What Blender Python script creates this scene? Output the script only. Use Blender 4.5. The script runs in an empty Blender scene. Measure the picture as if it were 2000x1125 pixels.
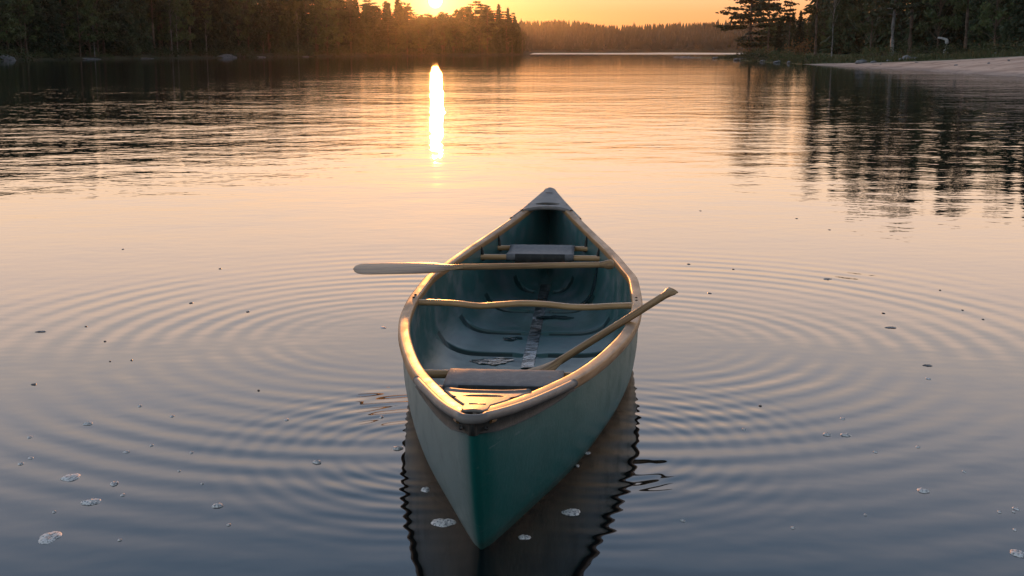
import bpy, bmesh, math, random
import numpy as np
from mathutils import Vector, Matrix
R = math.radians
random.seed(7); rng = np.random.default_rng(7)
scn = bpy.context.scene
col = scn.collection

# ---------------------------------------------------------------- camera
F, CAMH, YH = 2300.0, 1.35, 100.0            # focal length in px of the 2000 px photo, eye height, horizon row
PITCH = math.atan((562.5 - YH) / F)
cam_d = bpy.data.cameras.new('camera'); cam = bpy.data.objects.new('camera', cam_d); col.objects.link(cam)
cam.location = (0, 0, CAMH); cam.rotation_euler = (R(90) - PITCH, 0, 0)
cam_d.sensor_width = 36.0; cam_d.lens = 36.0 * F / 2000.0
cam_d.clip_start = 0.05; cam_d.clip_end = 20000
scn.camera = cam

# ---------------------------------------------------------------- sun, sky, exposure
SUN_AZ, SUN_EL = R(-3.62), R(2.32)          # azimuth from +Y (towards +X positive), elevation
SUN_DIR = Vector((math.sin(SUN_AZ) * math.cos(SUN_EL), math.cos(SUN_AZ) * math.cos(SUN_EL), math.sin(SUN_EL)))
sun_d = bpy.data.lights.new('sun', 'SUN'); sun = bpy.data.objects.new('sun', sun_d); col.objects.link(sun)
sun_d.energy = 2.0; sun_d.angle = R(0.5); sun_d.color = (1.0, 0.36, 0.08)
sun.rotation_euler = SUN_DIR.to_track_quat('Z', 'Y').to_euler()
sun.location = (0, 0, 60)

scn.view_settings.view_transform = 'Standard'; scn.view_settings.look = 'None'
scn.view_settings.gamma = 1; scn.view_settings.exposure = 0.0

world = bpy.data.worlds.new('World'); scn.world = world; world.use_nodes = True
HAZE_DENSITY = 0.00005

class NB:
    """small node-building helper"""
    def __init__(s, tree): s.t = tree; s.n = tree.nodes; s.l = tree.links
    def new(s, kind, **kw):
        nd = s.n.new(kind)
        for k, v in kw.items(): setattr(nd, k, v)
        return nd
    def put(s, sock, v):
        if hasattr(v, 'is_linked') or isinstance(v, bpy.types.NodeSocket): s.l.new(v, sock)
        else: sock.default_value = v
    def m(s, op, a, b=0.0, c=0.0, clamp=False):
        nd = s.n.new('ShaderNodeMath'); nd.operation = op; nd.use_clamp = clamp
        s.put(nd.inputs[0], a); s.put(nd.inputs[1], b); s.put(nd.inputs[2], c)
        return nd.outputs[0]
    def vm(s, op, a, b=(0, 0, 0), out=0):
        nd = s.n.new('ShaderNodeVectorMath'); nd.operation = op
        s.put(nd.inputs[0], a)
        if op == 'SCALE': s.put(nd.inputs['Scale'], b)
        else: s.put(nd.inputs[1], b)
        return nd.outputs['Value'] if out == 'v' else nd.outputs[0]
    def smooth(s, x, lo, hi, a=0.0, b=1.0):
        nd = s.n.new('ShaderNodeMapRange'); nd.interpolation_type = 'SMOOTHSTEP'
        s.put(nd.inputs[0], x); nd.inputs[1].default_value = lo; nd.inputs[2].default_value = hi
        nd.inputs[3].default_value = a; nd.inputs[4].default_value = b
        return nd.outputs[0]
    def ramp(s, x, stops, interp='LINEAR'):
        nd = s.n.new('ShaderNodeValToRGB'); s.l.new(x, nd.inputs[0]); cr = nd.color_ramp; cr.interpolation = interp
        while len(cr.elements) > 1: cr.elements.remove(cr.elements[-1])
        cr.elements[0].position = stops[0][0]; cr.elements[0].color = (*stops[0][1], 1)
        for p, c in stops[1:]:
            e = cr.elements.new(p); e.color = (*c, 1)
        return nd.outputs[0]
    def noise(s, vec, scale, detail=2.0, rough=0.5, dist=0.0):
        nd = s.n.new('ShaderNodeTexNoise'); s.l.new(vec, nd.inputs['Vector'])
        nd.inputs['Scale'].default_value = scale; nd.inputs['Detail'].default_value = detail
        nd.inputs['Roughness'].default_value = rough; nd.inputs['Distortion'].default_value = dist
        return nd.outputs[0]
    def mix(s, fac, a, b, mode='MIX'):
        nd = s.n.new('ShaderNodeMix'); nd.data_type = 'RGBA'; nd.blend_type = mode
        s.put(nd.inputs[0], fac); s.put(nd.inputs[6], a); s.put(nd.inputs[7], b)
        return nd.outputs[2]

def build_world():
    b = NB(world.node_tree); b.n.clear()
    out = b.new('ShaderNodeOutputWorld'); bg = b.new('ShaderNodeBackground')
    b.l.new(bg.outputs[0], out.inputs[0])
    sky = b.new('ShaderNodeTexSky'); sky.sky_type = 'NISHITA'; sky.sun_disc = False
    sky.sun_elevation = SUN_EL; sky.sun_rotation = SUN_AZ
    sky.altitude = 200; sky.air_density = 1.2; sky.dust_density = 2.5; sky.ozone_density = 2.0
    tc = b.new('ShaderNodeTexCoord'); d = b.vm('NORMALIZE', tc.outputs['Generated'])
    sep = b.new('ShaderNodeSeparateXYZ'); b.l.new(d, sep.inputs[0])
    el = b.m('MAXIMUM', sep.outputs[2], 0.0)
    # thin evening cirrus veil: the sky's own colour by height above the horizon
    veil = b.ramp(el, SKY_STOPS)
    # the half of the sky away from the sunset is dimmer, dimmest behind on the right
    fwd = b.smooth(b.vm('DOT_PRODUCT', d, (math.sin(SUN_AZ), math.cos(SUN_AZ), 0.0), out='v'), -0.45, 0.80, 0.0, 1.0)
    lft = b.smooth(b.vm('DOT_PRODUCT', d, (-0.96, -0.28, 0.0), out='v'), 0.05, 0.85, 0.0, 1.0)
    back = b.vm('SCALE', b_const(b, BACK_COL), b.m('MULTIPLY', b.m('MULTIPLY_ADD', lft, BACK_L - BACK_R, BACK_R), b.smooth(el, 0.3, 1.0, 1.0, 0.35)))
    veil = b.mix(fwd, back, veil)
    base = b.vm('ADD', b.vm('SCALE', sky.outputs[0], NISH), b.vm('SCALE', veil, 10.0 * SKY_GAIN))
    # aureole of forward-scattered light round the sun
    cosang = b.vm('DOT_PRODUCT', d, tuple(SUN_DIR), out='v')
    ang = b.m('ARCCOSINE', b.m('MINIMUM', cosang, 1.0))            # radians
    def glow(width, amp, colr, power=1.0):
        e = b.m('EXPONENT', b.m('MULTIPLY', b.m('POWER', b.m('DIVIDE', ang, width), power), -1.0))
        e = b.m('MULTIPLY', e, amp)
        return b.vm('SCALE', b_const(b, colr), e)
    tot = base
    for g in GLOWS:
        tot = b.vm('ADD', tot, glow(*g))
    b.l.new(tot, bg.inputs[0]); bg.inputs[1].default_value = 0.10

def b_const(b, c):
    nd = b.new('ShaderNodeCombineXYZ')
    for i in range(3): nd.inputs[i].default_value = c[i]
    return nd.outputs[0]

SKY_GAIN = 2.0
NISH, BACK_L, BACK_R = 0.06, 0.95, 0.55
BACK_COL = (.42, .50, .60)
SKY_STOPS = [(0.0, (.44, .165, .045)), (.03, (.50, .22, .085)), (.055, (.66, .37, .19)), (.085, (.86, .57, .36)), (.15, (.93, .68, .52)), (.20, (.92, .71, .60)), (.24, (.76, .65, .60)),
             (.30, (.68, .65, .69)), (.34, (.55, .58, .68)), (.42, (.34, .47, .66)), (.50, (.22, .32, .48)), (.65, (.10, .15, .24)), (1.0, (.06, .09, .15))]
GLOWS = [(R(0.25), 900.0, (1.0, 0.74, 0.42), 6.0), (R(0.9), 30.0, (1.0, 0.50, 0.14), 1.0), (R(4.5), 3.0, (1.0, 0.42, 0.10), 1.0)]
build_world()

# ---------------------------------------------------------------- helpers
def un(x, y, z=0.0):
    """photo pixel -> point of the place at height z"""
    u = (x - 1000) / F; v = (y - 562.5) / F
    dn = math.sin(PITCH) + v * math.cos(PITCH); fw = math.cos(PITCH) - v * math.sin(PITCH)
    t = (CAMH - z) / dn
    return Vector((u * t, fw * t, z))
def at(x, y, Y):
    """photo pixel -> point of the place at distance Y"""
    u = (x - 1000) / F; v = (y - 562.5) / F
    dn = math.sin(PITCH) + v * math.cos(PITCH); fw = math.cos(PITCH) - v * math.sin(PITCH)
    t = Y / fw
    return Vector((u * t, Y, CAMH - dn * t))

def tag(o, label=None, cat=None, group=None, kind=None):
    if label: o['label'] = label
    if cat: o['category'] = cat
    if group: o['group'] = group
    if kind: o['kind'] = kind
    return o
def empty(name, loc=(0, 0, 0), rz=0.0):
    o = bpy.data.objects.new(name, None); col.objects.link(o)
    o.location = loc; o.rotation_euler = (0, 0, rz); o.empty_display_size = 0.2
    return o
def link(name, me, parent=None, mats=None):
    o = bpy.data.objects.new(name, me); col.objects.link(o)
    if parent: o.parent = parent
    for mt in (mats if isinstance(mats, (list, tuple)) else [mats]):
        if mt and mt.name not in [x.name for x in me.materials if x]: me.materials.append(mt)
    return o
def mesh(name, verts, faces, smooth=True):
    me = bpy.data.meshes.new(name); me.from_pydata([tuple(v) for v in verts], [], faces); me.update()
    if smooth: me.polygons.foreach_set('use_smooth', [True] * len(me.polygons))
    return me
class MB:
    """collects shapes for one mesh"""
    def __init__(s): s.v = []; s.f = []
    def add(s, v, f):
        o = len(s.v); s.v += [tuple(x) for x in v]; s.f += [tuple(i + o for i in q) for q in f]
    def grid(s, pts, closed_u=False, closed_v=False):
        nu = len(pts); nv = len(pts[0]); v = [p for row in pts for p in row]; f = []
        for i in range(nu if closed_u else nu - 1):
            for j in range(nv if closed_v else nv - 1):
                a = i * nv + j; b_ = i * nv + (j + 1) % nv
                c = ((i + 1) % nu) * nv + (j + 1) % nv; d = ((i + 1) % nu) * nv + j
                f.append((a, b_, c, d))
        s.add(v, f)
    def tube(s, path, rad, n=10, cap=True, flat=1.0, up=Vector((0, 0, 1))):
        path = [Vector(p) for p in path]; rr = rad if hasattr(rad, '__len__') else [rad] * len(path)
        rows = []
        for i, p in enumerate(path):
            t = (path[min(i + 1, len(path) - 1)] - path[max(i - 1, 0)]).normalized()
            a = t.cross(up)
            if a.length < 1e-4: a = t.cross(Vector((1, 0, 0)))
            a.normalize(); bb = a.cross(t).normalized()
            rows.append([p + a * math.cos(2 * math.pi * k / n) * rr[i] + bb * math.sin(2 * math.pi * k / n) * rr[i] * flat for k in range(n)])
        o = len(s.v); s.grid(rows, closed_v=True)
        if cap:
            s.f.append(tuple(o + k for k in range(n))); e = o + (len(rows) - 1) * n
            s.f.append(tuple(e + n - 1 - k for k in range(n)))
    def box(s, c, h, rot=None):
        c = Vector(c); v = []
        for sx in (-1, 1):
            for sy in (-1, 1):
                for sz in (-1, 1):
                    q = Vector((sx * h[0], sy * h[1], sz * h[2]))
                    if rot: q = rot @ q
                    v.append(c + q)
        s.add(v, [(0, 1, 3, 2), (4, 6, 7, 5), (0, 4, 5, 1), (2, 3, 7, 6), (0, 2, 6, 4), (1, 5, 7, 3)])
    def build(s, name, mat=None, parent=None, smooth=True):
        return link(name, mesh(name, s.v, s.f, smooth), parent, mat)

def pchip(xs, ys):
    xs = np.array(xs, float); ys = np.array(ys, float); h = np.diff(xs); dl = np.diff(ys) / h
    m = np.zeros_like(xs); m[0] = dl[0]; m[-1] = dl[-1]
    for i in range(1, len(xs) - 1):
        if dl[i - 1] * dl[i] > 0:
            w1 = 2 * h[i] + h[i - 1]; w2 = h[i] + 2 * h[i - 1]
            m[i] = (w1 + w2) / (w1 / dl[i - 1] + w2 / dl[i])
    def fn(x):
        x = min(max(x, xs[0]), xs[-1]); i = int(min(np.searchsorted(xs, x, 'right') - 1, len(xs) - 2)); t = (x - xs[i]) / h[i]
        return float((1 + 2 * t) * (1 - t) ** 2 * ys[i] + t * (1 - t) ** 2 * h[i] * m[i] + t * t * (3 - 2 * t) * ys[i + 1] + t * t * (t - 1) * h[i] * m[i + 1])
    return fn

# ---------------------------------------------------------------- materials
def vary(mt, lo, hi):
    b = NB(mt.node_tree); bs = b.n['Principled BSDF']; src = bs.inputs['Base Color'].links[0].from_socket
    oi = b.new('ShaderNodeObjectInfo'); k = b.m('MULTIPLY_ADD', oi.outputs['Random'], hi - lo, lo)
    b.l.new(b.vm('SCALE', src, k), bs.inputs['Base Color'])
def principled(name, colr, rough=0.6, spec=0.5, metal=0.0, noise=None, bump=None, coord='Object', stretch=None, colr2=None, coat=0.0, rough_noise=0.0):
    """noise=(scale, detail, lo, hi) mixes colr2 in; bump=(scale, height, detail)"""
    mt = bpy.data.materials.new(name); mt.use_nodes = True; b = NB(mt.node_tree)
    bs = b.n['Principled BSDF']; bs.inputs['Base Color'].default_value = (*colr, 1)
    bs.inputs['Roughness'].default_value = rough; bs.inputs['Metallic'].default_value = metal
    bs.inputs['Specular IOR Level'].default_value = spec; bs.inputs['Coat Weight'].default_value = coat
    tc = b.new('ShaderNodeTexCoord'); vec = tc.outputs[coord]
    if stretch: vec = b.vm('MULTIPLY', vec, stretch)
    if noise:
        nz = b.noise(vec, noise[0], noise[1], 0.6); fac = b.smooth(nz, noise[2], noise[3])
        b.l.new(b.mix(fac, (*colr, 1), (*(colr2 or colr), 1)), bs.inputs['Base Color'])
        if rough_noise:
            b.l.new(b.m('MULTIPLY_ADD', fac, rough_noise, rough), bs.inputs['Roughness'])
    if bump:
        bn = b.new('ShaderNodeBump'); bn.inputs['Distance'].default_value = bump[1]
        b.l.new(b.noise(vec, bump[0], bump[2]), bn.inputs['Height']); b.l.new(bn.outputs[0], bs.inputs['Normal'])
    return mt

M = {}
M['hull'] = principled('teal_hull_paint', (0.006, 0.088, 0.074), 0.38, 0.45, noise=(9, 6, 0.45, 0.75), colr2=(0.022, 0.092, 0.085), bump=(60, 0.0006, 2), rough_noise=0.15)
def wear_or_light(mt, scale, stretch, lo, hi, colr, amount, band=None, side=None):
    """scratches, stains or painted side light, laid over the base colour"""
    b = NB(mt.node_tree); bs = b.n['Principled BSDF']; src = bs.inputs['Base Color'].links[0].from_socket
    tc = b.new('ShaderNodeTexCoord'); v = b.vm('MULTIPLY', tc.outputs['Object'], stretch)
    f = b.m('MULTIPLY', b.smooth(b.noise(v, scale, 5, 0.6, 0.3), lo, hi), amount)
    if band:
        sp = b.new('ShaderNodeSeparateXYZ'); b.l.new(tc.outputs['Object'], sp.inputs[0])
        zz = b.m('ADD', sp.outputs[2], b.m('MULTIPLY', b.m('SUBTRACT', b.noise(tc.outputs['Object'], 6, 4), 0.5), 0.03))
        f = b.m('MULTIPLY', f, b.smooth(zz, band[0], band[1], 1.0, 0.0))
    if side:
        sp = b.new('ShaderNodeSeparateXYZ'); b.l.new(tc.outputs['Object'], sp.inputs[0])
        f = b.m('MULTIPLY', f, b.smooth(b.m('MULTIPLY', sp.outputs[0], float(side)), 0.004, 0.03))
    b.l.new(b.mix(f, src, (*colr, 1)), bs.inputs['Base Color'])
wear_or_light(M['hull'], 3.2, (3, 1.0, 14), 0.60, 0.68, (0.07, 0.13, 0.125), 0.35)          # long rubs
wear_or_light(M['hull'], 14, (1, 0.6, 5), 0.66, 0.72, (0.16, 0.20, 0.19), 0.5)              # short scratches
wear_or_light(M['hull'], 4, (2, 2, 2), 0.2, 0.5, (0.035, 0.045, 0.035), 0.6, (0.015, 0.055)) # scum line at the water
wear_or_light(M['hull'], 2.0, (1, 1, 2), 0.10, 0.45, (0.150, 0.180, 0.165), 0.85, side=-1)    # left face paler: its brighter light is put into the paint colour
M['lining'] = principled('teal_lining', (0.036, 0.108, 0.102), 0.34, 0.5, noise=(7, 8, 0.4, 0.72), colr2=(0.11, 0.14, 0.145), bump=(140, 0.0007, 3), rough_noise=0.22)
M['groove'] = principled('painted_groove_shade', (0.006, 0.030, 0.030), 0.45, 0.4, noise=(12, 5, 0.4, 0.7), colr2=(0.015, 0.045, 0.043))  # darker teal paints the shade of the cross grooves into the lining
M['ash'] = principled('ash_wood', (0.33, 0.175, 0.07), 0.42, 0.35, noise=(6, 8, 0.36, 0.70), colr2=(0.235, 0.125, 0.053), stretch=(3.0, 0.9, 12), bump=(24, 0.00025, 3), rough_noise=0.12)
M['rail'] = principled('varnished_rail', (0.46, 0.27, 0.115), 0.33, 0.5, noise=(6, 6, 0.35, 0.7), colr2=(0.31, 0.17, 0.07), stretch=(1.2, 14, 14), bump=(30, 0.0005, 4))
M['paddle'] = principled('paddle_wood', (0.36, 0.215, 0.10), 0.42, 0.35, noise=(5, 6, 0.42, 0.60), colr2=(0.22, 0.125, 0.06), stretch=(26, 1.0, 26), bump=(20, 0.0004, 3))
M['deck'] = principled('deck_plate_plastic', (0.150, 0.130, 0.115), 0.5, 0.35, noise=(18, 5, 0.45, 0.7), colr2=(0.20, 0.175, 0.15), bump=(160, 0.0006, 2))
M['skirt'] = principled('dark_end_cap', (0.026, 0.025, 0.022), 0.6, 0.25, noise=(22, 5, 0.45, 0.7), colr2=(0.05, 0.046, 0.04), bump=(120, 0.001, 2))
M['web'] = principled('seat_webbing', (0.105, 0.10, 0.10), 0.6, 0.35, noise=(40, 3, 0.4, 0.7), colr2=(0.15, 0.14, 0.135), bump=(260, 0.0012, 1))
M['metal'] = principled('worn_metal', (0.30, 0.30, 0.30), 0.24, 0.5, 0.6, noise=(16, 6, 0.44, 0.58), colr2=(0.035, 0.04, 0.04), bump=(45, 0.003, 3))
M['rivet'] = principled('dark_rivet', (0.03, 0.028, 0.025), 0.4, 0.5, 0.6, noise=(40, 2, 0.4, 0.7), colr2=(0.06, 0.05, 0.045))
M['foam'] = principled('foam_bubbles', (0.70, 0.68, 0.65), 0.5, 0.5, noise=(150, 3, 0.50, 0.60), colr2=(0.20, 0.20, 0.205), bump=(300, 0.004, 2))
M['debris'] = principled('wet_leaf', (0.035, 0.03, 0.025), 0.35, 0.5, noise=(80, 3, 0.4, 0.7), colr2=(0.07, 0.055, 0.04))
M['spruce'] = principled('spruce_needles', (0.030, 0.050, 0.026), 0.7, 0.25, noise=(0.7, 3, 0.35, 0.7), colr2=(0.055, 0.080, 0.035))
M['pine'] = principled('pine_needles', (0.040, 0.058, 0.028), 0.7, 0.25, noise=(0.7, 3, 0.35, 0.7), colr2=(0.075, 0.090, 0.040))
M['leaf'] = principled('broad_leaves', (0.050, 0.080, 0.026), 0.65, 0.3, noise=(0.6, 3, 0.35, 0.7), colr2=(0.10, 0.125, 0.042))
M['shrub'] = principled('shrub_leaves', (0.050, 0.075, 0.025), 0.7, 0.25, noise=(1.2, 3, 0.35, 0.7), colr2=(0.10, 0.10, 0.040))
M['rust'] = principled('rusty_shrub_leaves', (0.14, 0.070, 0.025), 0.7, 0.25, noise=(1.2, 3, 0.35, 0.7), colr2=(0.19, 0.10, 0.04))
M['bark'] = principled('pine_bark', (0.085, 0.060, 0.042), 0.85, 0.2, noise=(3, 4, 0.4, 0.7), colr2=(0.15, 0.11, 0.085), bump=(14, 0.03, 3))
M['pale_bark'] = principled('pale_bark', (0.20, 0.19, 0.175), 0.8, 0.2, noise=(2.5, 4, 0.45, 0.66), colr2=(0.08, 0.07, 0.06), bump=(12, 0.02, 3))
M['rock'] = principled('granite', (0.17, 0.17, 0.175), 0.75, 0.3, noise=(2.2, 6, 0.4, 0.68), colr2=(0.09, 0.09, 0.09), bump=(5, 0.10, 5))
M['drift'] = principled('bleached_wood', (0.62, 0.60, 0.57), 0.8, 0.2, noise=(6, 4, 0.4, 0.7), colr2=(0.42, 0.40, 0.37), bump=(20, 0.01, 3))
M['sand'] = principled('beach_sand', (0.50, 0.37, 0.29), 0.9, 0.2, noise=(0.35, 6, 0.4, 0.66), colr2=(0.33, 0.235, 0.18), bump=(1.6, 0.10, 5))
M['bank'] = principled('grassy_ground', (0.052, 0.068, 0.026), 0.95, 0.1, noise=(0.35, 6, 0.4, 0.68), colr2=(0.085, 0.080, 0.036), bump=(2.5, 0.25, 5))
M['soil'] = principled('forest_floor', (0.045, 0.048, 0.026), 0.95, 0.1, noise=(0.2, 6, 0.4, 0.68), colr2=(0.075, 0.060, 0.036), bump=(1.2, 0.4, 5))
M['far'] = principled('far_forest_needles', (0.022, 0.028, 0.020), 0.8, 0.2, noise=(0.08, 4, 0.35, 0.7), colr2=(0.036, 0.040, 0.026))
M['grass'] = principled('shore_grass', (0.045, 0.056, 0.022), 0.8, 0.2, noise=(0.8, 3, 0.35, 0.7), colr2=(0.085, 0.075, 0.034))

for k_ in ('spruce', 'pine', 'leaf', 'shrub'): vary(M[k_], 0.42, 1.10)
def wet(mt, z0, z1):
    b = NB(mt.node_tree); bs = b.n['Principled BSDF']; src = bs.inputs['Base Color'].links[0].from_socket
    g = b.new('ShaderNodeNewGeometry'); sp = b.new('ShaderNodeSeparateXYZ'); b.l.new(g.outputs['Position'], sp.inputs[0])
    z = b.m('ADD', sp.outputs[2], b.m('MULTIPLY', b.m('SUBTRACT', b.noise(g.outputs['Position'], 0.5, 4), 0.5), 0.12))
    f = b.smooth(z, z0, z1)
    b.l.new(b.mix(f, b.vm('SCALE', src, 0.62), src), bs.inputs['Base Color']); b.l.new(b.m('MULTIPLY_ADD', f, 0.22, 0.70), bs.inputs['Roughness'])
    wr = b.smooth(b.noise(b.vm('MULTIPLY', g.outputs['Position'], (0.6, 0.6, 9.0)), 1.4, 5), 0.60, 0.66)      # drift lines of dark litter
    cur = bs.inputs['Base Color'].links[0].from_socket
    b.l.new(b.mix(b.m('MULTIPLY', wr, 0.45), cur, (0.10, 0.075, 0.055, 1)), bs.inputs['Base Color'])
wet(M['sand'], 0.05, 0.22)
# ---------------------------------------------------------------- canoe numbers (needed by the water)
CA = Vector((-0.0990, 2.8440, 0)); CB = Vector((0.2503, 7.7390, 0))
CL = (CB - CA).length; CYAW = math.atan2(CB.x - CA.x, CB.y - CA.y); CMID = (CA + CB) / 2
def loc2w(p):                                     # canoe local -> world
    c, s_ = math.cos(-CYAW), math.sin(-CYAW)
    return Vector((CMID.x + c * p[0] - s_ * p[1], CMID.y + s_ * p[0] + c * p[1], p[2]))
def w2loc(p):
    c, s_ = math.cos(CYAW), math.sin(CYAW); x, y = p[0] - CMID.x, p[1] - CMID.y
    return Vector((c * x - s_ * y, s_ * x + c * y, p[2]))
Wf = pchip([0, .012, .04, .09, .17, .25, .31, .38, .45, .53, .60, .69, .78, .90, .97, .99, 1.0],
           [.030, .052, .098, .172, .290, .384, .443, .487, .505, .503, .466, .399, .306, .158, .062, .034, .022])
def zg(s): return 0.30 + 0.16 * abs(2 * s - 1) ** 3
def zk(s): return -0.10 + 0.05 * abs(2 * s - 1) ** 6
def nexp(s): return 2.4 + 1.7 * math.sin(math.pi * s)
def shear(q): return 0.24 * q ** 1.5
def hull_pt(s, th, off=0.0, side=1):
    """th 0 at the gunwale .. 1 at the keel; off = inward offset"""
    n = nexp(s); a = th * math.pi / 2
    c = max(math.cos(a), 0) ** (2 / n); q = math.sin(a) ** (2 / n)
    w = max(min(Wf(s) - 0.012, 0.005 + 0.60 * CL * min(s, 1 - s)) - off, 0.003); x = w * c
    zt = zg(s) - 0.012
    z = zt - (zt - (zk(s) + off)) * q
    y = CL * (s - 0.5)
    e = shear(q)
    if s < 0.25: y += e * (1 - s / 0.25) ** 2
    if s > 0.75: y -= e * (1 - (1 - s) / 0.25) ** 2
    return Vector((side * x, y, z))

# ---------------------------------------------------------------- water
def waterline():
    pts = []
    ss = [i / 90 for i in range(91)]
    for side in (1, -1):
        row = []
        for s in ss:
            lo, hi = 0.0, 1.0
            for _ in range(40):
                md = (lo + hi) / 2
                if hull_pt(s, md).z > 0: lo = md
                else: hi = md
            p = hull_pt(s, lo, 0, side); p.x = side * max(abs(p.x) - 0.007, 0.001); p.z = 0
            row.append(p)
        pts += row if side == 1 else row[::-1]
    return [loc2w(p) for p in pts]

def water_material():
    mt = bpy.data.materials.new('lake_water'); mt.use_nodes = True; b = NB(mt.node_tree)
    bs = b.n['Principled BSDF']
    bs.inputs['Base Color'].default_value = (0.004, 0.006, 0.007, 1)
    bs.inputs['IOR'].default_value = 1.333; bs.inputs['Roughness'].default_value = 0.02
    geo = b.new('ShaderNodeNewGeometry'); pos = geo.outputs['Position']
    sep = b.new('ShaderNodeSeparateXYZ'); b.l.new(pos, sep.inputs[0]); X, Y = sep.outputs[0], sep.outputs[1]
    warp = b.noise(pos, 1.1, 2.0)
    warp2 = b.noise(pos, 2.3, 2.0)
    amp = b.smooth(b.noise(b.vm('ADD', pos, (31, 7, 0)), 0.8, 2.0), 0.36, 0.66, 0.30, 1.15)
    # canoe axis side: positive on its right
    ax = Vector((math.cos(CYAW), -math.sin(CYAW)))
    sidev = b.m('ADD', b.m('MULTIPLY', b.m('SUBTRACT', X, CMID.x), ax.x), b.m('MULTIPLY', b.m('SUBTRACT', Y, CMID.y), ax.y))
    H = None
    for (px, py, lam, chirp, A, r0, r1, r2, r3, sd) in RINGS:
        c = un(px, py)
        dx = b.m('SUBTRACT', X, c.x); dy = b.m('SUBTRACT', Y, c.y)
        r = b.m('SQRT', b.m('ADD', b.m('MULTIPLY', dx, dx), b.m('MULTIPLY', dy, dy)))
        rw = b.m('ADD', r, b.m('MULTIPLY', b.m('SUBTRACT', warp, 0.5), 0.07))
        # wavelength grows with distance: phase = k * r^(chirp)
        ph = b.m('MULTIPLY', b.m('POWER', b.m('MAXIMUM', rw, 0.01), chirp), 2 * math.pi / lam)
        env = b.m('MULTIPLY', b.smooth(r, r0, r1), b.smooth(r, r2, r3, 1.0, 0.0))
        sm = b.smooth(b.m('MULTIPLY', sidev, float(sd)), -0.10, 0.35)
        h = b.m('MULTIPLY', b.m('MULTIPLY', b.m('SINE', ph), A), b.m('MULTIPLY', b.m('MULTIPLY', env, sm), amp))
        H = h if H is None else b.m('ADD', H, h)
    # wind ripples of the lake itself, calmer round the canoe
    breeze = b.m('MULTIPLY', b.smooth(Y, 6, 20, 0.8, 3.3), b.smooth(Y, 35, 130, 1.0, 0.40))
    for (sc, A, sx, sy, detail) in AMBIENT:
        v = b.vm('MULTIPLY', pos, (sx, sy, 1))
        H = b.m('ADD', H, b.m('MULTIPLY', b.m('MULTIPLY', b.m('SUBTRACT', b.noise(v, sc, detail, 0.5), 0.5), A), breeze))
    bn = b.new('ShaderNodeBump'); bn.inputs['Strength'].default_value = 1.0; bn.inputs['Distance'].default_value = 1.0
    b.l.new(H, bn.inputs['Height']); b.l.new(bn.outputs[0], bs.inputs['Normal'])
    # ruffled water out in the far bay
    ruf = b.smooth(b.m('ADD', Y, b.m('MULTIPLY', b.m('SUBTRACT', b.noise(pos, 0.01, 2), 0.5), 120)), 500, 560)
    b.l.new(b.m('MULTIPLY_ADD', ruf, 0.28, b.smooth(Y, 10, 60, 0.02, 0.035)), bs.inputs['Roughness'])
    return mt
RINGS = [  # px, py of the source; wavelength constant, chirp, amplitude, radii of the ring train, side of the canoe
    (806, 655, 0.088, 0.66, 0.00082, 0.25, 0.85, 1.75, 3.2, -1),
    (1240, 668, 0.090, 0.66, 0.00082, 0.25, 0.90, 1.80, 3.2, 1),
    (850, 880, 0.066, 0.80, 0.00040, 0.12, 0.35, 0.62, 0.95, -1),
    (1150, 870, 0.066, 0.80, 0.00036, 0.20, 0.42, 0.72, 1.05, 1),
]
AMBIENT = [(0.8, 0.006, 0.85, 1.0, 1.0), (1.9, 0.0030, 0.85, 1.0, 1.0), (4.5, 0.0012, 0.7, 1.0, 2.0), (9.0, 0.00055, 0.7, 1.0, 1.0), (24.0, 0.00010, 0.7, 1.0, 1.0), (0.12, 0.02, 0.6, 1.0, 1.0)]
wl = waterline(); NW = len(wl)
rows = [wl]
ang = []
for k, p in enumerate(wl):
    ang.append(math.atan2(p.y - CMID.y, p.x - CMID.x))
# outer loops: ellipses round the canoe growing to the horizon, matched by parameter
def outer(k, r):
    q = w2loc(wl[k]); a = math.atan2(q.y / (CL / 2), q.x / 0.5)
    base = Vector((0.5 * math.cos(a), CL / 2 * math.sin(a), 0)); dirv = Vector((math.cos(a), math.sin(a), 0))
    return loc2w(base + dirv * r)
for r in (0.12, 0.5, 2.0, 8.0, 40.0, 200.0, 900.0, 4000.0):
    rows.append([outer(k, r) for k in range(NW)])
wb = MB(); wb.grid(rows, closed_v=True)
water = wb.build('lake_water', water_material(), None, smooth=False); tag(water, kind='structure')
bm = bmesh.new(); bm.from_mesh(water.data); bmesh.ops.remove_doubles(bm, verts=bm.verts, dist=1e-5)
bmesh.ops.recalc_face_normals(bm, faces=bm.faces)
if sum(f.normal.z for f in bm.faces) < 0: bmesh.ops.reverse_faces(bm, faces=bm.faces)
bm.to_mesh(water.data); bm.free()

# ---------------------------------------------------------------- land
def sheet(name, rows_, mat, sub=0):
    m_ = MB(); m_.grid(rows_); o = m_.build(name, mat); tag(o, kind='structure'); return o
def fbm(x, y, s):
    return (math.sin(x * s * 1.3 + y * s * 0.7) + math.sin(x * s * 2.9 - y * s * 2.1 + 1.7) * 0.5 + math.sin(x * s * 5.1 + y * s * 6.3 + .4) * 0.25)
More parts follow.
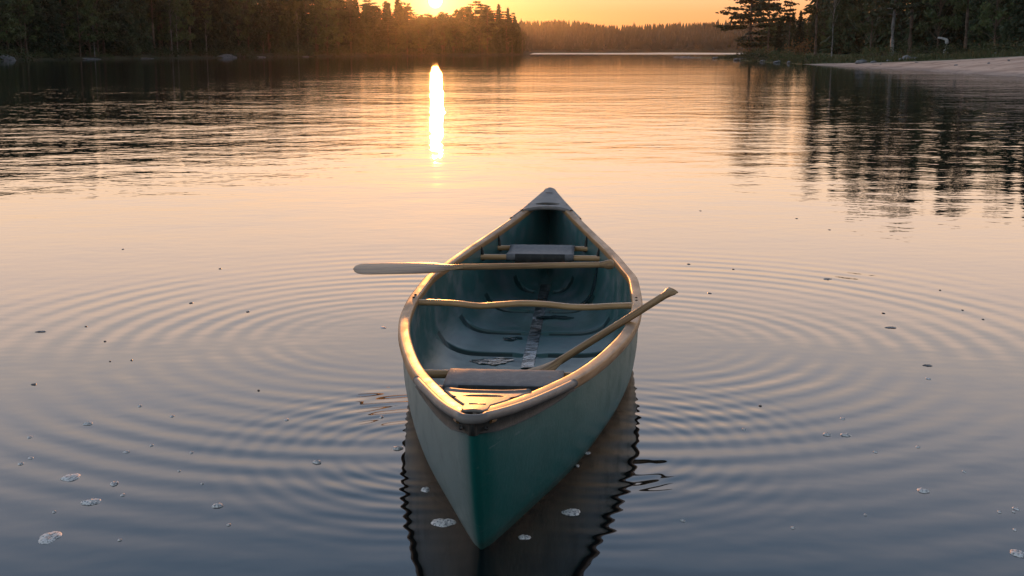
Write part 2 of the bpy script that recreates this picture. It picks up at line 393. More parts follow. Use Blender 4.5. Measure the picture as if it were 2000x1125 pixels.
# left shore: a polyline of waterline points, land rising behind it
LS = [(-560, 131.0), (-200, 124.5), (0, 118.3), (120, 116.6), (250, 115.2), (380, 113.8), (500, 112.4), (620, 111.2), (740, 110.0), (860, 109.0), (960, 108.3), (1018, 107.6)]
LSW = [un(*p) for p in LS]
def poly_at(P, t):
    i = min(int(t * (len(P) - 1)), len(P) - 2); f = t * (len(P) - 1) - i
    return P[i].lerp(P[i + 1], f)
def left_ground(t, d):
    p = poly_at(LSW, t); dirv = Vector((-0.62, 0.785, 0))
    q = p + dirv * d
    z = -0.5 + 0.9 * min(1, (d + 2) / 4) if d < 2 else 0.4 + 2.2 * (1 - math.exp(-(d - 2) / 30)) + 0.15 * fbm(q.x, q.y, .12)
    return Vector((q.x, q.y, z))
rows_ = [[left_ground(i / 80, d) for d in (-2, -.5, .4, 1.2, 2, 4, 7, 11, 16, 24, 36, 55, 90, 150)] for i in range(81)]
sheet('left_shore_ground', rows_, M['soil'])
# closing slope round the point behind the left forest
rows_ = []
for k in range(13):
    a = k / 12 * math.pi * .62
    base = LSW[-1]
    dv = Vector((-0.62 * math.cos(a) + .785 * math.sin(a), 0.785 * math.cos(a) + .62 * math.sin(a), 0))
    rows_.append([base + Vector((-12, 15.5, 0)) * 0 + dv * d * (1 - .7 * k / 12) + Vector((0, 0, -0.5 + min(1.6, d * .09))) for d in (0, 3, 8, 14, 22, 36, 60, 100, 150)])
sheet('point_ground', rows_, M['soil'])

# right shore: beach, bank, forest floor
RS = [(1335, 112.6), (1380, 114.2), (1430, 117.6), (1500, 121.8), (1560, 125.2), (1650, 130.2), (1750, 135.4), (1850, 141.2), (1950, 147.2), (2050, 152.5), (2200, 160.0), (2500, 176)]
RSW = [un(*p) for p in RS]
SANDW = pchip([0, .36, .40, .5, .6, .7, .8, .9, 1.0], [0.02, .02, 1.4, 4.6, 9.0, 13, 15, 15, 15])
RDIR = Vector((0.94, 0.34, 0))
def right_ground(t, d):
    p = poly_at(RSW, t); q = p + RDIR * d
    sw = SANDW(t)
    if d < 0: z = 0.12 * d - 0.02
    elif d <= sw: z = -0.02 + 0.115 * d
    else:
        zs = -0.02 + 0.115 * sw; e = d - sw
        z = zs + 0.9 * (1 - math.exp(-e / 6)) + 0.008 * e + 0.10 * fbm(q.x, q.y, .35) * min(1, e / 3)
    if t < .12: z = min(z, -0.02 + 0.55 * t / .12 * min(1, max(d, 0) / 1.5) + .02 * fbm(q.x, q.y, 1.1))
    return Vector((q.x, q.y, z))
NR = 110
sheet('sand_beach', [[right_ground(i / NR, -3 + (SANDW(i / NR) + 3) * j / 16) for j in range(17)] for i in range(int(.36 * NR), NR + 1)], M['sand'])
sheet('grassy_bank', [[right_ground(i / NR, (SANDW(i / NR) if i / NR > .36 else -1.0) + e) + Vector((0, 0, 0.0)) for e in (0.0, .35, .8, 1.4, 2.2, 3.2, 4.6, 6.5, 9, 13, 18, 25, 36, 55, 90)] for i in range(NR + 1)], M['bank'])

# far shore
def far_ground(x, d): return Vector((x, 930 + d, -0.5 + min(d, 4) * .25 + d * 0.055 + 1.5 * math.sin(x * .012)))
sheet('far_hill', [[far_ground(x, d) for d in (-2, 0, 4, 15, 40, 80, 130, 200, 300)] for x in range(-520, 761, 20)], M['soil'])

# ---------------------------------------------------------------- canoe
canoe = empty('canoe', (CMID.x, CMID.y, 0), -CYAW)
tag(canoe, 'teal green open canoe with ash wood gunwales floating on the calm lake', 'canoe')

# hull: outer skin
ss = sorted(set([0, .004, .01, .02] + [i / 120 for i in range(121)] + [.98, .99, .996, 1]))
NT = 26
m_ = MB()
rows_ = []
for s in ss:
    row = [hull_pt(s, j / NT, 0, -1) for j in range(NT + 1)] + [hull_pt(s, j / NT, 0, 1) for j in range(NT - 1, -1, -1)]
    rows_.append(row)
m_.grid(rows_)
for e in (0, len(rows_) - 1):                       # close both stems
    row = rows_[e]; n = len(row)
    m_.add(row, [(k, k + 1, n - 2 - k, n - 1 - k) for k in range(n // 2 - 0) if k + 1 < n - 2 - k])
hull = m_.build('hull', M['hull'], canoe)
bm = bmesh.new(); bm.from_mesh(hull.data); bmesh.ops.remove_doubles(bm, verts=bm.verts, dist=1e-5); bmesh.ops.recalc_face_normals(bm, faces=bm.faces); bm.to_mesh(hull.data); bm.free()

# lining: inner skin with moulded cross grooves and a keel channel
def groove_station(px, py): return w2loc(un(px, py, -0.075)).y / CL + 0.5
GRO = [groove_station(1035, y) for y in (698, 655, 612, 574)]
GRO += [GRO[-1] + .085]
FLZ = -0.062
def lining_pt(s, th, side):
    p = hull_pt(s, th, 0.028, side)
    zh = p.z - 0.024
    p.z = FLZ + 0.5 * ((p.z - FLZ) + math.sqrt((p.z - FLZ) ** 2 + 0.012 ** 2)) - .004
    y = p.y / CL + 0.5
    flo = min(1, max(0, (th - 0.40) / 0.16)); flo = flo * flo * (3 - 2 * flo)      # fades up the bilge
    wk = abs(p.x)
    dz = 0.0
    for g in GRO:
        u = (y - g) * CL                                    # metres from groove
        if -0.07 < u < 0.07:
            dz -= 0.026 * math.exp(-(u / 0.036) ** 8) * flo * min(1, max(0, (wk - 0.05) / 0.02))
    ch = math.exp(-(wk / 0.036) ** 6)
    if th > .5: dz -= 0.010 * ch
    p.z = max(p.z + dz, zh)
    return p
ls = sorted(set([.012 + .976 * i / 820 for i in range(821)]))
thl = [0, .06, .12, .18, .24, .3, .36, .42, .48, .52, .56, .6, .64, .68, .72, .76, .8, .84, .87, .9, .92, .935, .95, .965, .98, 1.0]
m_ = MB(); rows_ = []
for s in ls:
    rows_.append([lining_pt(s, t, -1) for t in thl] + [lining_pt(s, t, 1) for t in thl[-2::-1]])
m_.grid(rows_)
for e in (0, len(rows_) - 1):
    row = rows_[e]; n = len(row)
    m_.add(row, [(k, k + 1, n - 2 - k, n - 1 - k) for k in range(n // 2) if k + 1 < n - 2 - k])
lining = m_.build('hull_lining', [M['lining'], M['groove']], canoe)
nrow = len(rows_[0])
for pl in lining.data.polygons:
    c = [lining.data.vertices[k].co for k in pl.vertices]; cy = sum(v.y for v in c) / len(c); cx = sum(abs(v.x) for v in c) / len(c); cz = sum(v.z for v in c) / len(c)
    if cz < 0.03 and any(-0.026 < cy - (g - .5) * CL < 0.036 for g in GRO) and cx > .06: pl.material_index = 1
bm = bmesh.new(); bm.from_mesh(lining.data); bmesh.ops.remove_doubles(bm, verts=bm.verts, dist=1e-5); bmesh.ops.recalc_face_normals(bm, faces=bm.faces); bmesh.ops.reverse_faces(bm, faces=bm.faces); bm.to_mesh(lining.data); bm.free()

def floor_z(s, x=0.0):
    lo, hi = 0.0, 1.0
    for _ in range(30):
        md = (lo + hi) / 2
        if abs(hull_pt(s, md, 0.028).x) > abs(x): lo = md
        else: hi = md
    return max(hull_pt(s, lo, 0.028).z, FLZ)

# gunwales
GW, GH = 0.045, 0.024
prof = []
for (cx, cz, a0) in ((GW / 2 - .010, GH - .008, 0), (-GW / 2 + .010, GH - .008, 90), (-GW / 2 + .010, -.004, 180), (GW / 2 - .010, -.004, 270)):
    for k in range(4):
        a = R(a0 + 30 * k); prof.append((cx + .010 * math.cos(a), cz + .008 * math.sin(a)))
def gun_path(side, s0=0.0, s1=1.0, n=110):
    P = []
    for i in range(n + 1):
        s = s0 + (s1 - s0) * i / n
        P.append(Vector((side * (Wf(s)), CL * (s - .5), zg(s) + .0012 * side)))
    return P
def sweep(path, pr, mb, side):
    rows_ = []
    for i, p in enumerate(path):
        t = (path[min(i + 1, len(path) - 1)] - path[max(i - 1, 0)]).normalized()
        out = Vector((t.y, -t.x, 0)).normalized() * side
        rows_.append([p + out * a + Vector((0, 0, c)) for a, c in pr])
    o = len(mb.v); mb.grid(rows_, closed_v=True); n = len(pr)
    mb.f.append(tuple(o + k for k in range(n))); mb.f.append(tuple(o + (len(rows_) - 1) * n + n - 1 - k for k in range(n)))
prof_g = [(a - GW / 2 + .004, c - GH) for a, c in prof]           # outer edge just outside Wf
for side in (-1, 1):
    g = MB(); sweep(gun_path(side, 0.007, 0.993), prof_g, g, side)
    go = g.build('gunwale', M['ash'], canoe)
    # bolt heads where the yoke is fixed
    for sy in (.436, .448):
        bt = MB()
        c = Vector((side * (Wf(sy) - .022), CL * (sy - .5), zg(sy) + .0005))
        bt.tube([c + Vector((0, 0, -.004)), c + Vector((0, 0, .002)), c + Vector((0, 0, .0035))], [.006, .006, .003], 10, up=Vector((1, 0, 0)))
        bt.build('bolt', M['rivet'], go)

# end decks with a hand hole, rim and moulded caps
def deck(near):
    def S(y): return y / CL if near else 1 - y / CL
    sg = 1 if near else -1
    LEN = 0.36 if near else 0.44
    INS = 0.040 if near else -0.006
    def P(x, y, z): return Vector((x, (-CL / 2 + y) if near else (CL / 2 - y), z))
    def top(x, y):
        s = S(max(y, 0.0)); return zg(s) + (.001 if near else .004) + .006 * (1 - min(1, abs(x) / max(Wf(s), .01)) ** 2)
    nu, nv = 70, 36
    hy, hx, hr = (0.285, 0.058, 0.022) if near else (0.365, 0.078, 0.028)
    def make(zoff, flip):
        vs = {}; V = []; Fc = []
        for i in range(nu + 1):
            for j in range(nv + 1):
                v = -1 + 2 * j / nv; y = (0.006 if near else -0.004) + (LEN - (0.006 if near else 0.0)) * i / nu
                y += 0.055 * abs(v) ** 3 * (i / nu)            # wings run along the gunwales
                s = S(max(y, 0.0)); w = max(Wf(s) - INS, min(.034, Wf(s) * .72)) if near else Wf(s) - INS
                x = v * w
                if i == 0: x *= .80
                V.append((x, y))
        keep = []
        for i in range(nu):
            for j in range(nv):
                q = [i * (nv + 1) + j, i * (nv + 1) + j + 1, (i + 1) * (nv + 1) + j + 1, (i + 1) * (nv + 1) + j]
                cx = sum(V[k][0] for k in q) / 4; cy = sum(V[k][1] for k in q) / 4
                if (cx / hx) ** 2 + ((cy - hy) / hr) ** 2 < 1: continue
                keep.append(q)
        # snap hole rim
        return V, keep
    V, Q = make(0, False)
    used = sorted({k for q in Q for k in q}); 
    # smooth hole: move vertices of boundary edges of the hole onto the ellipse
    cnt = {}
    for q in Q:
        for a, c in zip(q, q[1:] + q[:1]): cnt[tuple(sorted((a, c)))] = cnt.get(tuple(sorted((a, c))), 0) + 1
    for (a, c), n in cnt.items():
        if n == 1:
            for k in (a, c):
                x, y = V[k]; e = math.hypot(x / hx, (y - hy) / hr)
                if e < 1.7 and e > .5 and y < LEN - .02: V[k] = (x / e, hy + (y - hy) / e)
    vt = [P(x, y, top(x, y)) for x, y in V]; vb = [P(x, y, top(x, y) - .009) for x, y in V]
    N = len(V); faces = []
    for q in Q: faces.append(tuple(q)); faces.append(tuple(N + k for k in reversed(q)))
    for (a, c), n in cnt.items():
        if n == 1: faces.append((a, c, N + c, N + a))
    me = mesh('deck_plate', vt + vb, faces)
    o = link('deck_plate', me, canoe, M['deck'])
    bm = bmesh.new(); bm.from_mesh(me)
    bmesh.ops.delete(bm, geom=[v for v in bm.verts if not v.link_faces], context='VERTS')
    bmesh.ops.recalc_face_normals(bm, faces=bm.faces); bm.to_mesh(me); bm.free()
    # rolled lip along the inboard edge
    lip = MB(); path = []
    for j in range(25):
        v = -1 + 2 * j / 24; y = LEN + .055 * abs(v) ** 3; s = S(y); x = v * (Wf(s) - (.045 if near else .01))
        path.append(P(x, y + .002, top(x, y) - .007))
    lip.tube(path, .0125, 10)
    lip.build('deck_lip', M['deck'], o)
    # grab slot by the tip
    sl = MB(); sl.tube([P(-.022, .115, top(0, .115) + .0005), P(.022, .115, top(0, .115) + .0005)], .006, 8, flat=.25)
    sl.build('drain_slot', M['rivet'], o)
    # outer cap: rounded moulding that runs round the stem, and a dark skirt below it
    def ring(y0, n=22):
        L_ = []
        for sd in (-1, 1):
            row = []
            for i in range(n + 1):
                y = y0 * (1 - i / n); s = S(y); row.append((sd * (Wf(s) + .004), y))
            L_.append(row)
        a, bq = L_
        w0 = Wf(S(0)) + .004
        arc = [(-w0 * math.cos(k * math.pi / 10), -w0 * .8 * math.sin(k * math.pi / 10)) for k in range(1, 10)]
        return a + arc + bq[::-1]
    rg = ring(0.66)
    mp = []
    for (x, y) in rg: mp.append(P(x, y, zg(S(max(y, 0))) - GH * .45))
    cap = MB(); cap.tube(mp, [.0125] * len(mp), 10)
    cap.build('end_moulding', M['deck'], o)
    sk = MB(); rt = []; rb = []; rows_ = []
    n = len(rg)
    for i, (x, y) in enumerate(rg):
        f = 1 - min(1, max(0, y) / 0.60); hgt = .010 + .028 * f ** .6
        s = S(max(y, 0)); zt = zg(s) - GH + .004
        # follow the outer skin downward
        def skin(zz, push):
            lo, hi = 0.0, 1.0
            for _ in range(22):
                md = (lo + hi) / 2
                if hull_pt(s, md).z > zz: lo = md
                else: hi = md
            h = hull_pt(s, lo); k = (abs(h.x)) / max(Wf(s) - .012, .004)
            yy = y if y >= 0 else y
            return P(x * k + math.copysign(push, x) * (1 if y >= 0 else abs(x) / (Wf(S(0)) + .004)), yy + (abs(h.y) and ((h.y + CL / 2) - CL * s if near else (CL / 2 - h.y) - CL * (1 - s))) - (push if y < 0 else 0), zz)
        rows_.append([skin(zt, -.003), skin(zt - .002, -.0008), skin(zt - hgt * .5, -.0012), skin(zt - hgt, -.002), skin(zt - hgt - .002, -.007)])
    sk.grid(rows_)
    sko = sk.build('stem_skirt', M['skirt'], canoe)
    for sd in (-1, 1):
        for y in (.02, .085, .20, .34, .47):
            rv = MB(); s = S(y); f = 1 - y / .60; zz = zg(s) - GH - .006 - .016 * f
            c = P(sd * (Wf(s) - .006), y, zz); nrm = Vector((sd * .95, -.3 if near else .3, 0)).normalized()
            rv.tube([c - nrm * .002, c + nrm * .0035, c + nrm * .006], [.0058, .0058, .003], 8)
            rv.build('rivet', M['rivet'], sko)
    return o
deck(True); deck(False)

# yoke
m_ = MB(); path = []; rad = []
for (px, dz, dy) in ((-1, 0, 0), (-.8, 0, 0), (-.62, -.003, -.003), (-.42, -.010, -.012), (-.22, -.004, -.004), (0, .002, 0), (.22, -.001, -.002), (.42, -.008, -.010), (.62, -.008, -.010), (.8, -.004, 0), (1, 0, 0)):
    s = .442; w = Wf(s) - .035
    path.append(Vector((px * w, CL * (s - .5) + dy, zg(s) - .028 + dz))); rad.append(.020)
fine = []
for i in range(len(path) - 1):
    for k in range(4):
        t = k / 4; p0, p1, p2, p3 = path[max(i - 1, 0)], path[i], path[i + 1], path[min(i + 2, len(path) - 1)]
        fine.append(.5 * ((2 * p1) + (p2 - p0) * t + (2 * p0 - 5 * p1 + 4 * p2 - p3) * t * t + (3 * p1 - p0 - 3 * p2 + p3) * t ** 3))
fine.append(path[-1])
m_.tube(fine, .019, 14, flat=.72); m_.build('yoke', M['rail'], canoe)

# seats: two rails hung from the gunwales, a webbing pad folded over them
def seat(s0, s1, z, padw, name='seat', sag=.018):
    st = MB()
    # frame mesh of the seat: both rails
    y0, y1 = CL * (s0 - .5), CL * (s1 - .5)
    def half(s):
        lo, hi = 0.0, 1.0
        for _ in range(30):
            md = (lo + hi) / 2
            if hull_pt(s, md, .016).z > z: lo = md
            else: hi = md
        return hull_pt(s, lo, .016).x
    pad = MB(); rows_ = []
    for i in range(17):
        u = i / 16
        row = []
        for (yy, zz) in pad_profile(y0, y1, z, sag):
            x = -padw + 2 * padw * u
            row.append(Vector((x * (1 - .04 * (zz < z - .02)), yy, zz + .002 * math.sin(u * 40) * .3)))
        rows_.append(row)
    pad.grid(rows_)
    po = pad.build(name, M['web'], canoe)
    sm = po.modifiers.new('thick', 'SOLIDIFY'); sm.thickness = .005; sm.offset = 0
    fl = MB(); r_ = .022
    fl.grid([[Vector((-padw * .74 + 2 * padw * .74 * i / 8, y0 + r_ * math.cos(R(d)), z + r_ * math.sin(R(d)) - (.012 if d > 180 else 0))) for d in (230, 205, 180, 160, 135, 110)] for i in range(9)])
    fl.build('flap', M['skirt'], po)
    for yy, sx in ((y0, s0), (y1, s1)):
        h = half(sx) + .004
        rl = MB(); rl.tube([(-h, yy, z), (-h * .5, yy, z), (0, yy, z), (h * .5, yy, z), (h, yy, z)], .0155, 12)
        rl.build('rail', M['rail'], po)
        for sd in (-1, 1):
            hb = MB(); x = sd * (h - .03); zt = zg(sx) - GH
            xt = sd * (Wf(sx) - .035)
            hb.tube([(x, yy, z - .02), (xt * .5 + x * .5, yy, (z + zt) / 2), (xt, yy, zt)], .0095, 8)
            hb.build('hanger', M['skirt'], po)
def pad_profile(y0, y1, z, sag):
    r = .0185; out = []
    a = [250, 215, 180, 150, 120, 95]
    for d in a: out.append((y0 + r * math.cos(R(d)), z + r * math.sin(R(d))))
    for k in range(1, 8):
        t = k / 8; out.append((y0 + (y1 - y0) * t, z + r - sag * math.sin(math.pi * t)))
    for d in a[::-1]: out.append((y1 - r * math.cos(R(d)), z + r * math.sin(R(d))))
    return out
ZS1, ZS2 = 0.235, 0.235
a1 = w2loc(un(985, 764, ZS1)).y / CL + .5; a2 = w2loc(un(985, 733, ZS1)).y / CL + .5
b1 = w2loc(un(1050, 503, ZS2)).y / CL + .5; b2 = w2loc(un(1055, 485, ZS2)).y / CL + .5
print('seats', a1, a2, b1, b2, 'grooves', GRO)
seat(a1, a2, ZS1, .20, sag=-.004)
seat(b1, b2, ZS2, .185, sag=.012)

# keel strip of worn plates, bilge water
m_ = MB()
yk0, yk1 = w2loc(un(1022, 724, -.08)).y, w2loc(un(1056, 560, -.08)).y
n = 120; rr_ = random.Random(3); rows_ = []; h_ = 0
for i in range(n + 1):
    yc = yk0 + (yk1 - yk0) * i / n
    if i % 9 == 0: h_ = rr_.uniform(-.0016, .0016)
    z = floor_z(yc / CL + .5) - .003 + h_
    rows_.append([Vector((x + rr_.uniform(-.0012, .0012), yc, z + dz_)) for x, dz_ in ((-.030, -.008), (-.029, 0), (-.012, .0012), (.0, .0015), (.012, .0012), (.029, 0), (.030, -.008))])
m_.grid(rows_)
ks = m_.build('keel_strip', M['metal'], canoe, smooth=False)
wmat = bpy.data.materials.new('bilge_water'); wmat.use_nodes = True
b_ = NB(wmat.node_tree); pb = b_.n['Principled BSDF']; pb.inputs['Base Color'].default_value = (.03, .05, .055, 1); pb.inputs['Roughness'].default_value = .03; pb.inputs['IOR'].default_value = 1.333
tcn = b_.new('ShaderNodeTexCoord'); bnn = b_.new('ShaderNodeBump'); bnn.inputs['Distance'].default_value = .004
b_.l.new(b_.noise(tcn.outputs['Object'], 30, 2), bnn.inputs['Height']); b_.l.new(bnn.outputs[0], pb.inputs['Normal'])
def puddle(px, py, rx, ry, seed):
    c = w2loc(un(px, py, -.078)); rr = random.Random(seed); m_ = MB(); V = [Vector((c.x, c.y, 0))]
    ph = [rr.uniform(0, 6.28) for _ in range(4)]
    for ringk in (0.5, 1.0):
        for k in range(40):
            a = 2 * math.pi * k / 40; f = ringk * (1 + .28 * math.sin(2 * a + ph[0]) + .2 * math.sin(3 * a + ph[1]) + .12 * math.sin(7 * a + ph[2]))
            V.append(Vector((c.x + rx * f * math.cos(a), c.y + ry * f * math.sin(a), 0)))
    for v in V: v.z = floor_z(v.y / CL + .5, v.x) + .0025
    fs = [(0, 1 + k, 1 + (k + 1) % 40) for k in range(40)] + [(1 + k, 41 + k, 41 + (k + 1) % 40, 1 + (k + 1) % 40) for k in range(40)]
    m_.add(V, fs); m_.build('puddle', wmat, canoe)
puddle(962, 713, .075, .07, 1); puddle(1000, 668, .045, .035, 2); puddle(1085, 626, .075, .05, 3); puddle(1150, 610, .06, .035, 4)

# ---------------------------------------------------------------- paddles
def frame_mat(p0, p1, roll):
    """object matrix: local +Y runs p0 -> p1, local X across the blade"""
    y = (p1 - p0).normalized(); x = y.cross(Vector((0, 0, 1))).normalized(); z = x.cross(y)
    m = Matrix((x, y, z)).transposed().to_4x4(); m = m @ Matrix.Rotation(roll, 4, 'Y'); m.translation = p0
    return m
def paddle(p_tip, p_grip, roll, blade_len, blade_w, label, tgrip):
    Lp = (p_grip - p_tip).length
    root = empty('paddle'); root.matrix_world = frame_mat(p_tip, p_grip, roll)
    tag(root, label, 'paddle', 'wooden paddles in the canoe')
    bl = MB(); rows_ = []
    N = 40
    wf = pchip([0, .012, .04, .09, .2, .5, .72, .86, 1.0], [.03, .46, .76, .95, 1.0, 1.0, .90, .50, .20])
    for i in range(N + 1):
        t = i / N; t = t ** 1.5 if t < .3 else t; 
        w = blade_w / 2 * wf(t); y = blade_len * t
        th = .0045 + .0095 * t ** 2
        row = []
        for k in range(20):
            a = 2 * math.pi * k / 20; cx = math.cos(a); sx = math.sin(a)
            spine = .35 + .65 * (1 - abs(cx)) ** .8
            row.append(Vector((w * math.copysign(abs(cx) ** .8, cx), y, math.copysign(abs(sx) ** .7, sx) * th * spine)))
        rows_.append(row)
    bl.grid(rows_, closed_v=True); bl.f.append(tuple(range(20)))
    bl.build('blade', M['paddle'], root)
    sh = MB(); sh.tube([(0, blade_len * .80, 0), (0, blade_len * .9, 0), (0, blade_len, 0), (0, blade_len * 1.12, 0), (0, Lp * .75, 0), (0, Lp - .06, 0)], [.008, .0125, .0150, .0145, .0145, .0145], 14)
    sh.build('shaft', M['paddle'], root)
    gp = MB()
    if tgrip:
        rows_ = []
        for i in range(13):
            t = i / 12; y = Lp - .085 + .085 * t
            hw = .0145 + (.035 - .0145) * max(0, (t - .3) / .7) ** 1.4; tk = .0145 - .003 * t
            if t > .9: hw *= .88; tk *= .7
            rows_.append([Vector((hw * math.cos(2 * math.pi * k / 14), y, tk * math.sin(2 * math.pi * k / 14))) for k in range(14)])
        o0 = len(gp.v); gp.grid(rows_, closed_v=True); gp.f.append(tuple(o0 + k for k in range(14))); gp.f.append(tuple(o0 + 12 * 14 + 13 - k for k in range(14)))
    else:
        gp.tube([(0, Lp - .075, 0), (0, Lp - .05, 0), (0, Lp - .030, 0), (0, Lp - .012, 0), (0, Lp - .002, 0), (0, Lp, 0)], [.0145, .017, .0235, .0240, .016, .004], 14)
    gp.build('grip', M['paddle'], root)
    return root
# laid across both gunwales
zc = 0.330
p1 = un(690, 525.5, zc + .006); p2 = un(1199, 516.5, zc)
paddle(p1, p2, R(7), .52, .185, 'pale wooden paddle laid flat across both gunwales with its blade over the water', False)
# leaning: grip over the right gunwale, blade under the near seat
q_g = un(1243, 611.5, 0.335); q_r = un(1063, 724, 0.165)
dq = (q_g - q_r).normalized()
paddle(q_r - dq * .42, q_g + dq * .20, R(10), .50, .15, 'wooden paddle leaning over the right gunwale with its blade tucked under the near seat', True)

# ---------------------------------------------------------------- foam and leaf flecks on the water
FOAM = [(138, 933, 40, 12, 'long white foam patch, upper of the two slender patches near the left edge'), (178, 981, 38, 11, 'long white foam patch, lower of the two slender patches near the left edge'), (97, 1050, 42, 22, 'largest round foam patch with a dark hole, near the lower left corner'),
 (425, 988, 21, 8, 'single white foam patch alone on open water midway between left edge and canoe'), (777, 876, 20, 6, 'warm lit foam fleck just left of the canoe side'), (619, 903, 18, 6, 'small foam fleck on the ripples left of the canoe bow'),
 (831, 957, 20, 8, 'small foam fleck in the dark reflection left of the bow'), (866, 1021, 48, 17, 'big grey foam patch in the dark reflection left of the bow'), (1116, 1001, 36, 14, 'grey foam patch in the dark reflection right of the bow'), (1024, 1050, 26, 8, 'small foam patch in the reflection just right of the bow foot'),
 (1803, 959, 24, 8, 'white foam patch alone on dark open water at the right'), (1990, 1082, 30, 15, 'foam patch cut by the right edge of the picture'), (1651, 850, 19, 6, 'wider of two foam flecks side by side right of the canoe'), (1615, 849, 14, 6, 'narrower of two foam flecks side by side right of the canoe'),
 (172, 828, 18, 5, 'thin foam streak far left on the outer ring ripple'), (223, 945, 16, 7, 'small foam patch right of the upper slender foam patch')]
SMALL = [(240, 967, 9, 5), (106, 1000, 8, 4), (234, 1055, 8, 4), (447, 1025, 9, 4), (336, 813, 9, 4), (273, 793, 9, 4), (58, 854, 10, 5), (60, 895, 10, 4), (41, 906, 11, 5), (247, 883, 12, 4), (296, 870, 8, 4), (374, 884, 8, 4), (350, 920, 6, 3), (395, 945, 6, 3), (1147, 885, 14, 5), (1128, 910, 8, 5), (1453, 839, 9, 4), (1549, 1031, 9, 4), (1985, 994, 13, 6), (1883, 921, 8, 4), (1813, 740, 9, 5), (1793, 873, 9, 4), (1333, 1017, 9, 5), (1710, 883, 8, 4), (1952, 1000, 8, 4), (1982, 1035, 8, 4), (748, 640, 12, 4), (560, 820, 9, 4), (745, 815, 9, 4), (1980, 1000, 6, 3), (1646, 818, 9, 4), (1690, 1006, 6, 3)]
DARK = [(373, 592, 11, 3), (484, 609, 10, 3), (257, 704, 7, 3), (215, 706, 5, 3), (505, 763, 7, 3), (1386, 573, 10, 3), (1616, 545, 24, 4), (1725, 612, 8, 4), (1740, 640, 30, 5), (1812, 714, 26, 5), (80, 648, 28, 4), (66, 751, 16, 4), (168, 638, 7, 3), (205, 667, 7, 3), (1345, 516, 9, 3), (1485, 793, 9, 4), (430, 525, 9, 3), (240, 487, 7, 3), (1620, 449, 6, 3), (1368, 412, 6, 3), (1920, 624, 6, 3), (1836, 567, 6, 3), (1880, 606, 6, 3), (1432, 526, 7, 3), (1556, 427, 7, 3)]
def fleck(px, py, pw, ph, mat, name, seed, hgt):
    rr = random.Random(seed); c = un(px, py); sc = pw / F * c.y / 2
    dpx = (un(px, py - .5) - un(px, py + .5)).length
    ry = max(.35 * sc, ph * dpx / 2)
    ry = min(ry, sc * 1.6)
    ph_ = [rr.uniform(0, 6.28) for _ in range(5)]; V = []; K = 28; rings = (1.0, .9, .7, .45, .2)
    for j, rg in enumerate(rings):
        for k in range(K):
            a = 2 * math.pi * k / K; f = 1 + .10 * math.sin(2 * a + ph_[0]) + .07 * math.sin(3 * a + ph_[1]) + .05 * math.sin(5 * a + ph_[2]) + .03 * math.sin(9 * a + ph_[3])
            z = [-.001, .55, .85, 1, 1][j] * hgt * (1 + (.35 * rr.uniform(-1, 1) if 0 < j else 0))
            V.append((sc * rg * f * math.cos(a), ry * rg * f * math.sin(a), z))
    V.append((0, 0, hgt)); Fc = []
    for j in range(len(rings) - 1):
        for k in range(K): Fc.append((j * K + k, j * K + (k + 1) % K, (j + 1) * K + (k + 1) % K, (j + 1) * K + k))
    e = (len(rings) - 1) * K
    for k in range(K): Fc.append((e + k, e + (k + 1) % K, len(V) - 1))
    o = link(name, mesh(name, V, Fc), None, mat); o.location = c; o.rotation_euler.z = rr.uniform(.05, .35)
    return o
for i, (x, y, w, h, lab) in enumerate(FOAM):
    tag(fleck(x, y, w, h, M['foam'], 'foam_patch', i, .005), lab, 'foam patch', 'foam patches on the water')
for i, (x, y, w, h) in enumerate(SMALL):
    tag(fleck(x, y, w, h, M['foam'], 'foam_fleck', 100 + i, .003), 'tiny white foam fleck drifting on the rippled water', 'foam fleck', 'tiny foam flecks on the water')
for i, (x, y, w, h) in enumerate(DARK):
    tag(fleck(x, y, w * .75, h * .8, M['debris'], 'leaf_fragment', 200 + i, .003), 'tiny dark leaf fragment floating on the rippled water', 'leaf fragment', 'dark leaf fragments on the water')

# ---------------------------------------------------------------- trees
def quads(centers, dirs, length, width, name):
    """leaf sprays: one bent two-quad strip for each centre"""
    n = len(centers); c = np.asarray(centers); d = np.asarray(dirs)
    d /= np.linalg.norm(d, axis=1)[:, None] + 1e-9
    r = rng.normal(size=(n, 3)); r[:, 2] = r[:, 2] * .5
    s = np.cross(d, r); s /= np.linalg.norm(s, axis=1)[:, None] + 1e-9
    L = (np.asarray(length) * np.ones(n))[:, None]; W = (np.asarray(width) * np.ones(n))[:, None]
    dn = np.array([0, 0, -1.0])
    p0 = c - d * L * .5; p1 = c + dn * 0; p2 = c + d * L * .5 + dn * L * .15
    v = np.stack([p0 - s * W * .25, p0 + s * W * .25, p1 + s * W * .5, p1 - s * W * .5, p2 + s * W * .12, p2 - s * W * .12], 1).reshape(-1, 3)
    f = []
    for i in range(n):
        k = 6 * i; f += [(k, k + 1, k + 2, k + 3), (k + 3, k + 2, k + 4, k + 5)]
    return v, f
def crown_mesh(name, C, D, L, W):
    v, f = quads(C, D, L, W, name); return mesh(name, v.tolist(), f, smooth=False)
def trunk_mesh(name, h, r, limbs, wob=.02):
    m_ = MB(); n = 10
    path = [Vector((math.sin(i * 1.3 + h) * wob * h * i / n * .4, math.cos(i * 1.7 + h) * wob * h * i / n * .4, -0.6 if i == 0 else h * i / n)) for i in range(n + 1)]
    m_.tube(path, [r * (1.25 if i == 0 else (1 - .88 * i / n)) for i in range(n + 1)], 8)
    for (p0, p1, rr) in limbs:
        p0, p1 = Vector(p0), Vector(p1); mid = p0.lerp(p1, .5) + Vector((0, 0, (p1 - p0).length * .05))
        m_.tube([p0, mid, p1], [rr, rr * .7, rr * .25], 5, cap=False)
    return mesh(name, m_.v, m_.f)
